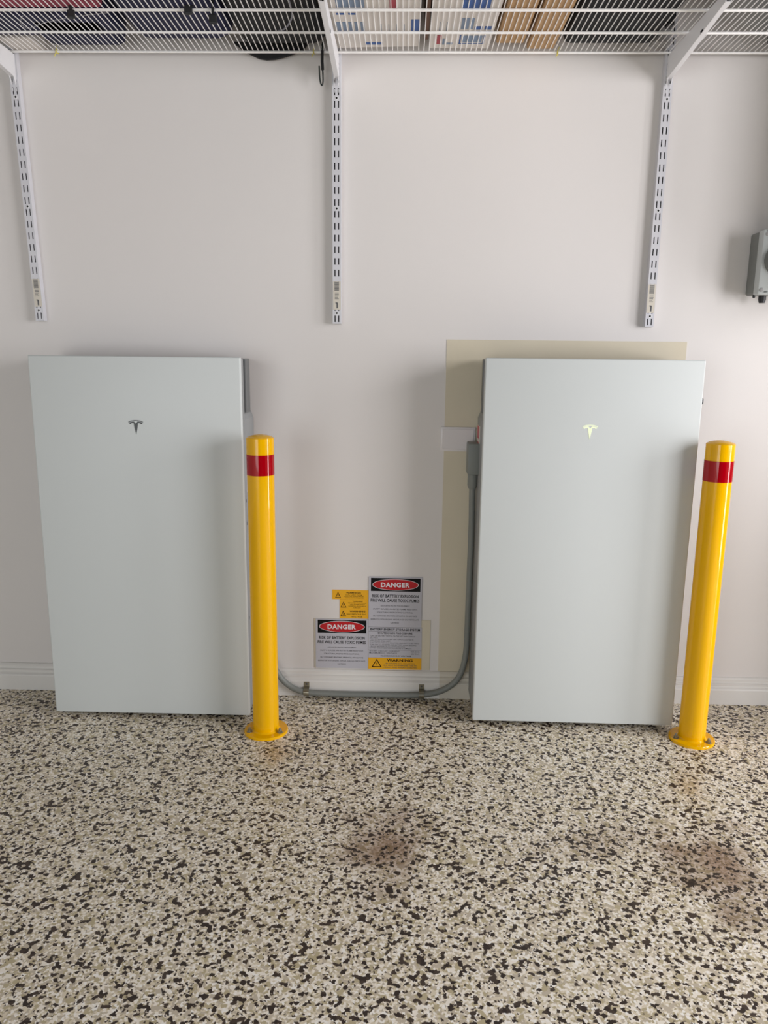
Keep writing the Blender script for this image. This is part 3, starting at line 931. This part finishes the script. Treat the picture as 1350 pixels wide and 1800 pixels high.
# shutdown sign: white upper plate, yellow warning strip below
def shutdown():
    U0, U1, V0, V1 = 40.0, 1300.0, 75.0, 1105.0
    F = lambda u0, u1, v0, v1: ((u0 - U0) / (U1 - U0), (u1 - U0) / (U1 - U0), (v0 - V0) / (V1 - V0), (v1 - V0) / (V1 - V0))
    def T(body, u0, u1, v0, v1, bold=0.0):
        a, b, c, d = F(u0, u1, v0, v1)
        return ('text', body, a, b, c, d, bold)
    L_ = [('TURN OFF BATTERY SWITCH ON THE LEFT HAND SIDE OF', 70, 1145, 292), ('ALL UNITS', 70, 260, 331), ('TURN OFF MAIN SWITCH (BATTERY SUPPLY) LOCATED IN', 70, 1100, 377), ('SWITCHBOARD OF ALL UNITS', 70, 550, 415),
          ('TURN OFF BATTERY D.C. ISOLATORS ADJACENT TO ALL UNITS', 70, 1235, 463), ('TURN OFF ALL INVERTER AND BATTERY INVERTER SUPPLY', 70, 1195, 504), ('CIRCUIT BREAKERS IN ALL SWITCHBOARDS', 70, 910, 546), ('BATTERY DISCONNECTION PROCEDURE IS COMPLETE', 70, 1060, 588)]
    strip0 = (822 - V0) / (V1 - V0)
    tri = [('text', 'WARNING') + F(480, 1090, 845, 915) + (0.03,)]
    a = F(240, 360, 850, 1055)
    tri += warn_triangle(a[0], a[2], a[3], a[1] - a[0], 0.72, 1)
    parts = [('lettering', 'ink', 0.0002, [T('BATTERY ENERGY STORAGE SYSTEM', 85, 1250, 103, 158, 0.03), T('SHUTDOWN PROCEDURE', 260, 1075, 200, 245, 0.03), T('HAZARDOUS D.C. VOLTAGE', 335, 1055, 760, 792, 0.02)]),
             ('rule', 'ink_grey', 0.0002, [('rect',) + F(45, 1295, 173, 179), ('rect',) + F(45, 1295, 630, 635), ('rect',) + F(42, 1298, 76, 81)]),
             ('small_lettering', 'ink_grey', 0.0002, [T(s, p, q, v - 16, v + 16, 0.01) for s, p, q, v in L_] + [T('SHORT CIRCUIT CURRENT', 65, 780, 645, 677, 0.01), T('MAXIMUM D.C. VOLTAGE', 65, 720, 692, 724, 0.01), T('80A D.C.', 1040, 1250, 650, 682, 0.01), T('60V D.C.', 1045, 1250, 702, 734, 0.01)]),
             ('warning_lettering', 'ink', 0.0002, tri),
             ('warning_small_lettering', 'ink_grey', 0.0002, [T('BY OTHERS D.C. ISOLATORS', 455, 1150, 945, 975, 0.01), T('DO NOT DE-ENERGISE THE PV', 410, 1190, 993, 1023, 0.01), T('ARRAY AND ARRAY CABLING', 405, 1190, 1040, 1070, 0.01)])]
    return strip0, parts


s0, pp = shutdown()
sign('white shutdown procedure sign with yellow warning strip along its foot', (-0.1041, 0.0728, 0.0940, 0.2424), [('sign_white', 0, 1, 0, s0, 'plate'), ('sign_yellow', 0, 1, s0, 1, 'warning_strip')], pp, -0.0022)


def yellow_sign(label, rect, R, head, lines, tri, yb):
    U0, U1, V0, V1 = R
    F = lambda u0, u1, v0, v1: ((u0 - U0) / (U1 - U0), (u1 - U0) / (U1 - U0), (v0 - V0) / (V1 - V0), (v1 - V0) / (V1 - V0))
    a = F((tri[0] + tri[1]) / 2, tri[1], tri[2], tri[3])
    P = [('text', 'WARNING') + F(*head) + (0.03,)] + warn_triangle(a[0], a[2], a[3], a[1] - a[0], 0.66, 1)
    small = [('text', s) + F(p, q, v - h, v + h) + (0.01,) for s, p, q, v, h in lines]
    sign(label, rect, [('sign_yellow', 0, 1, 0, 1, 'plate')], [('lettering', 'ink', 0.0002, P), ('small_lettering', 'ink', 0.0002, small)], yb)


yellow_sign('small yellow warning sign, topmost and widest of three', (-0.2240, -0.1048, 0.3350, 0.3672), (72, 1230, 120, 425), (515, 985, 185, 235), [('DUAL SUPPLY SYSTEM', 500, 1030, 281, 14), ('ISOLATE ALL SUPPLIES BEFORE', 460, 1070, 325, 14), ('WORKING ON THIS INSTALLATION', 470, 1070, 371, 14)], (165, 350, 185, 380), 0.0)
yellow_sign('small yellow warning sign, middle of three, four small lines', (-0.1998, -0.1048, 0.3024, 0.3347), (315, 1230, 425, 728), (725, 1045, 462, 502), [('THE BATTERY ISOLATOR DOES', 580, 1165, 540, 14), ('NOT DE-ENERGISE THE', 655, 1110, 586, 14), ('INVERTER AND SUPPLY', 600, 1150, 636, 14), ('CIRCUIT', 750, 990, 690, 14)], (345, 530, 500, 685), 0.0)
yellow_sign('small yellow warning sign, lowest of three, hazardous voltage', (-0.1998, -0.1048, 0.2690, 0.3021), (315, 1230, 728, 1040), (630, 1130, 775, 830), [('HAZARDOUS D.C.', 545, 1175, 893, 20), ('VOLTAGE', 690, 1040, 980, 20)], (340, 520, 785, 970), 0.0)

# ------------------------------------------------------------------ isolator switch at the frame's right edge
iso = thing('isolator_switch', 'pale grey isolator switch box mounted on the wall at the right edge', 'switch', (1.085, 0, 1.305))
O_ = (1.085, 0, 1.305)
obj('back_case', rbox(1.0135, 1.165, -0.060, 0.0, 1.3055, 1.482, 0.008, 3), M['grey_knob'], iso, O_, smooth=True)
cov = obj('front_cover', rbox(1.0120, 1.1665, -0.092, -0.058, 1.304, 1.4835, 0.005, 2), M['grey_box'], iso, O_, smooth=True)
bm = bmesh.new(); lathe(bm, [(0, 0), (0.043, 0), (0.043, 0.006), (0.036, 0.008), (0.036, 0.020), (0.033, 0.022), (0, 0.022)], seg=40)
box(bm, -0.011, 0.011, -0.034, 0.034, 0.020, 0.034)
for v in bm.verts:
    a, b, c = v.co
    v.co = (1.0635 + a, -0.092 - c, 1.400 + b)
obj('rotary_knob', bm, M['grey_knob'], cov, O_, smooth=True)
for sx, sz in ((1.0225, 1.4700), (1.0215, 1.3175), (1.156, 1.470), (1.156, 1.3175)):
    bm = bmesh.new(); lathe(bm, [(0, 0), (0.0055, 0), (0.0055, 0.0012), (0.004, 0.0018), (0, 0.0014)], seg=16)
    for v in bm.verts:
        a, b, c = v.co
        v.co = (sx + a, -0.092 - c, sz + b)
    obj('cover_screw', bm, M['grey_item'], cov, O_, smooth=True)
for body, x0, x1, z0, z1 in (('OFF', 1.026, 1.040, 1.3095, 1.3145), ('ON', 1.0185, 1.0275, 1.4765, 1.4805)):
    bm = bmesh.new(); put_text(bm, body, x0, x1, z0, z1, -0.0925, 0.02)
    obj('lettering', bm, M['ink'], cov, O_)
for gx, gr, gl in ((1.0225, 0.004, 0.008), (1.047, 0.0105, 0.022), (1.10, 0.0105, 0.022)):
    bm = bmesh.new(); lathe(bm, [(0, 1.306), (gr, 1.306), (gr, 1.306 - gl * 0.6), (gr * 0.75, 1.306 - gl), (0, 1.306 - gl)], gx, -0.045, 16)
    obj('cable_gland', bm, M['black'], iso, O_, smooth=True)

gw = thing('shade_box', 'unseen white wall box added past the right edge to shade the wall', 'box', (1.45, 0, 1.30))  # added unseen box that shades the upper right wall
O_ = (1.45, 0, 1.30)
obj('case', rbox(1.185, 1.66, -0.25, 0.0, 1.30, 1.94, 0.01, 2), M['plate'], gw, O_, smooth=True)
obj('cover', rbox(1.19, 1.655, -0.262, -0.249, 1.305, 1.935, 0.004, 2), M['plate'], gw, O_, smooth=True)

cb = thing('shade_cabinet', 'unseen low grey cabinet added past the right edge to shade the lower wall', 'cabinet', (2.0, -0.2, 0))  # added unseen cabinet that blocks low light from the right
O_ = (2.0, -0.2, 0)
obj('cabinet_body', rbox(1.60, 2.55, -0.44, -0.02, 0.0, 0.80, 0.004, 1), M['grey_item'], cb, O_)
for dx in (1.61, 2.08):
    d_ = obj('door', rbox(dx, dx + 0.435, -0.46, -0.441, 0.06, 0.78, 0.003, 1), M['grey_item'], cb, O_)
    obj('handle', rbox(dx + 0.19, dx + 0.25, -0.48, -0.46, 0.70, 0.715, 0.002, 1), M['steel'], d_, O_)

# ------------------------------------------------------------------ a bead on the floor
bm = bmesh.new()
lathe(bm, [(0, 0), (0.002, 0.0002), (0.0042, 0.0018), (0.0046, 0.0036), (0.0036, 0.0060), (0.0016, 0.0071), (0, 0.0073)], 0.3344, -1.0901, 14)
tag(obj('rubber_bead', bm, M['black'], smooth=True), 'tiny black bead lying on the flake floor', 'bead')
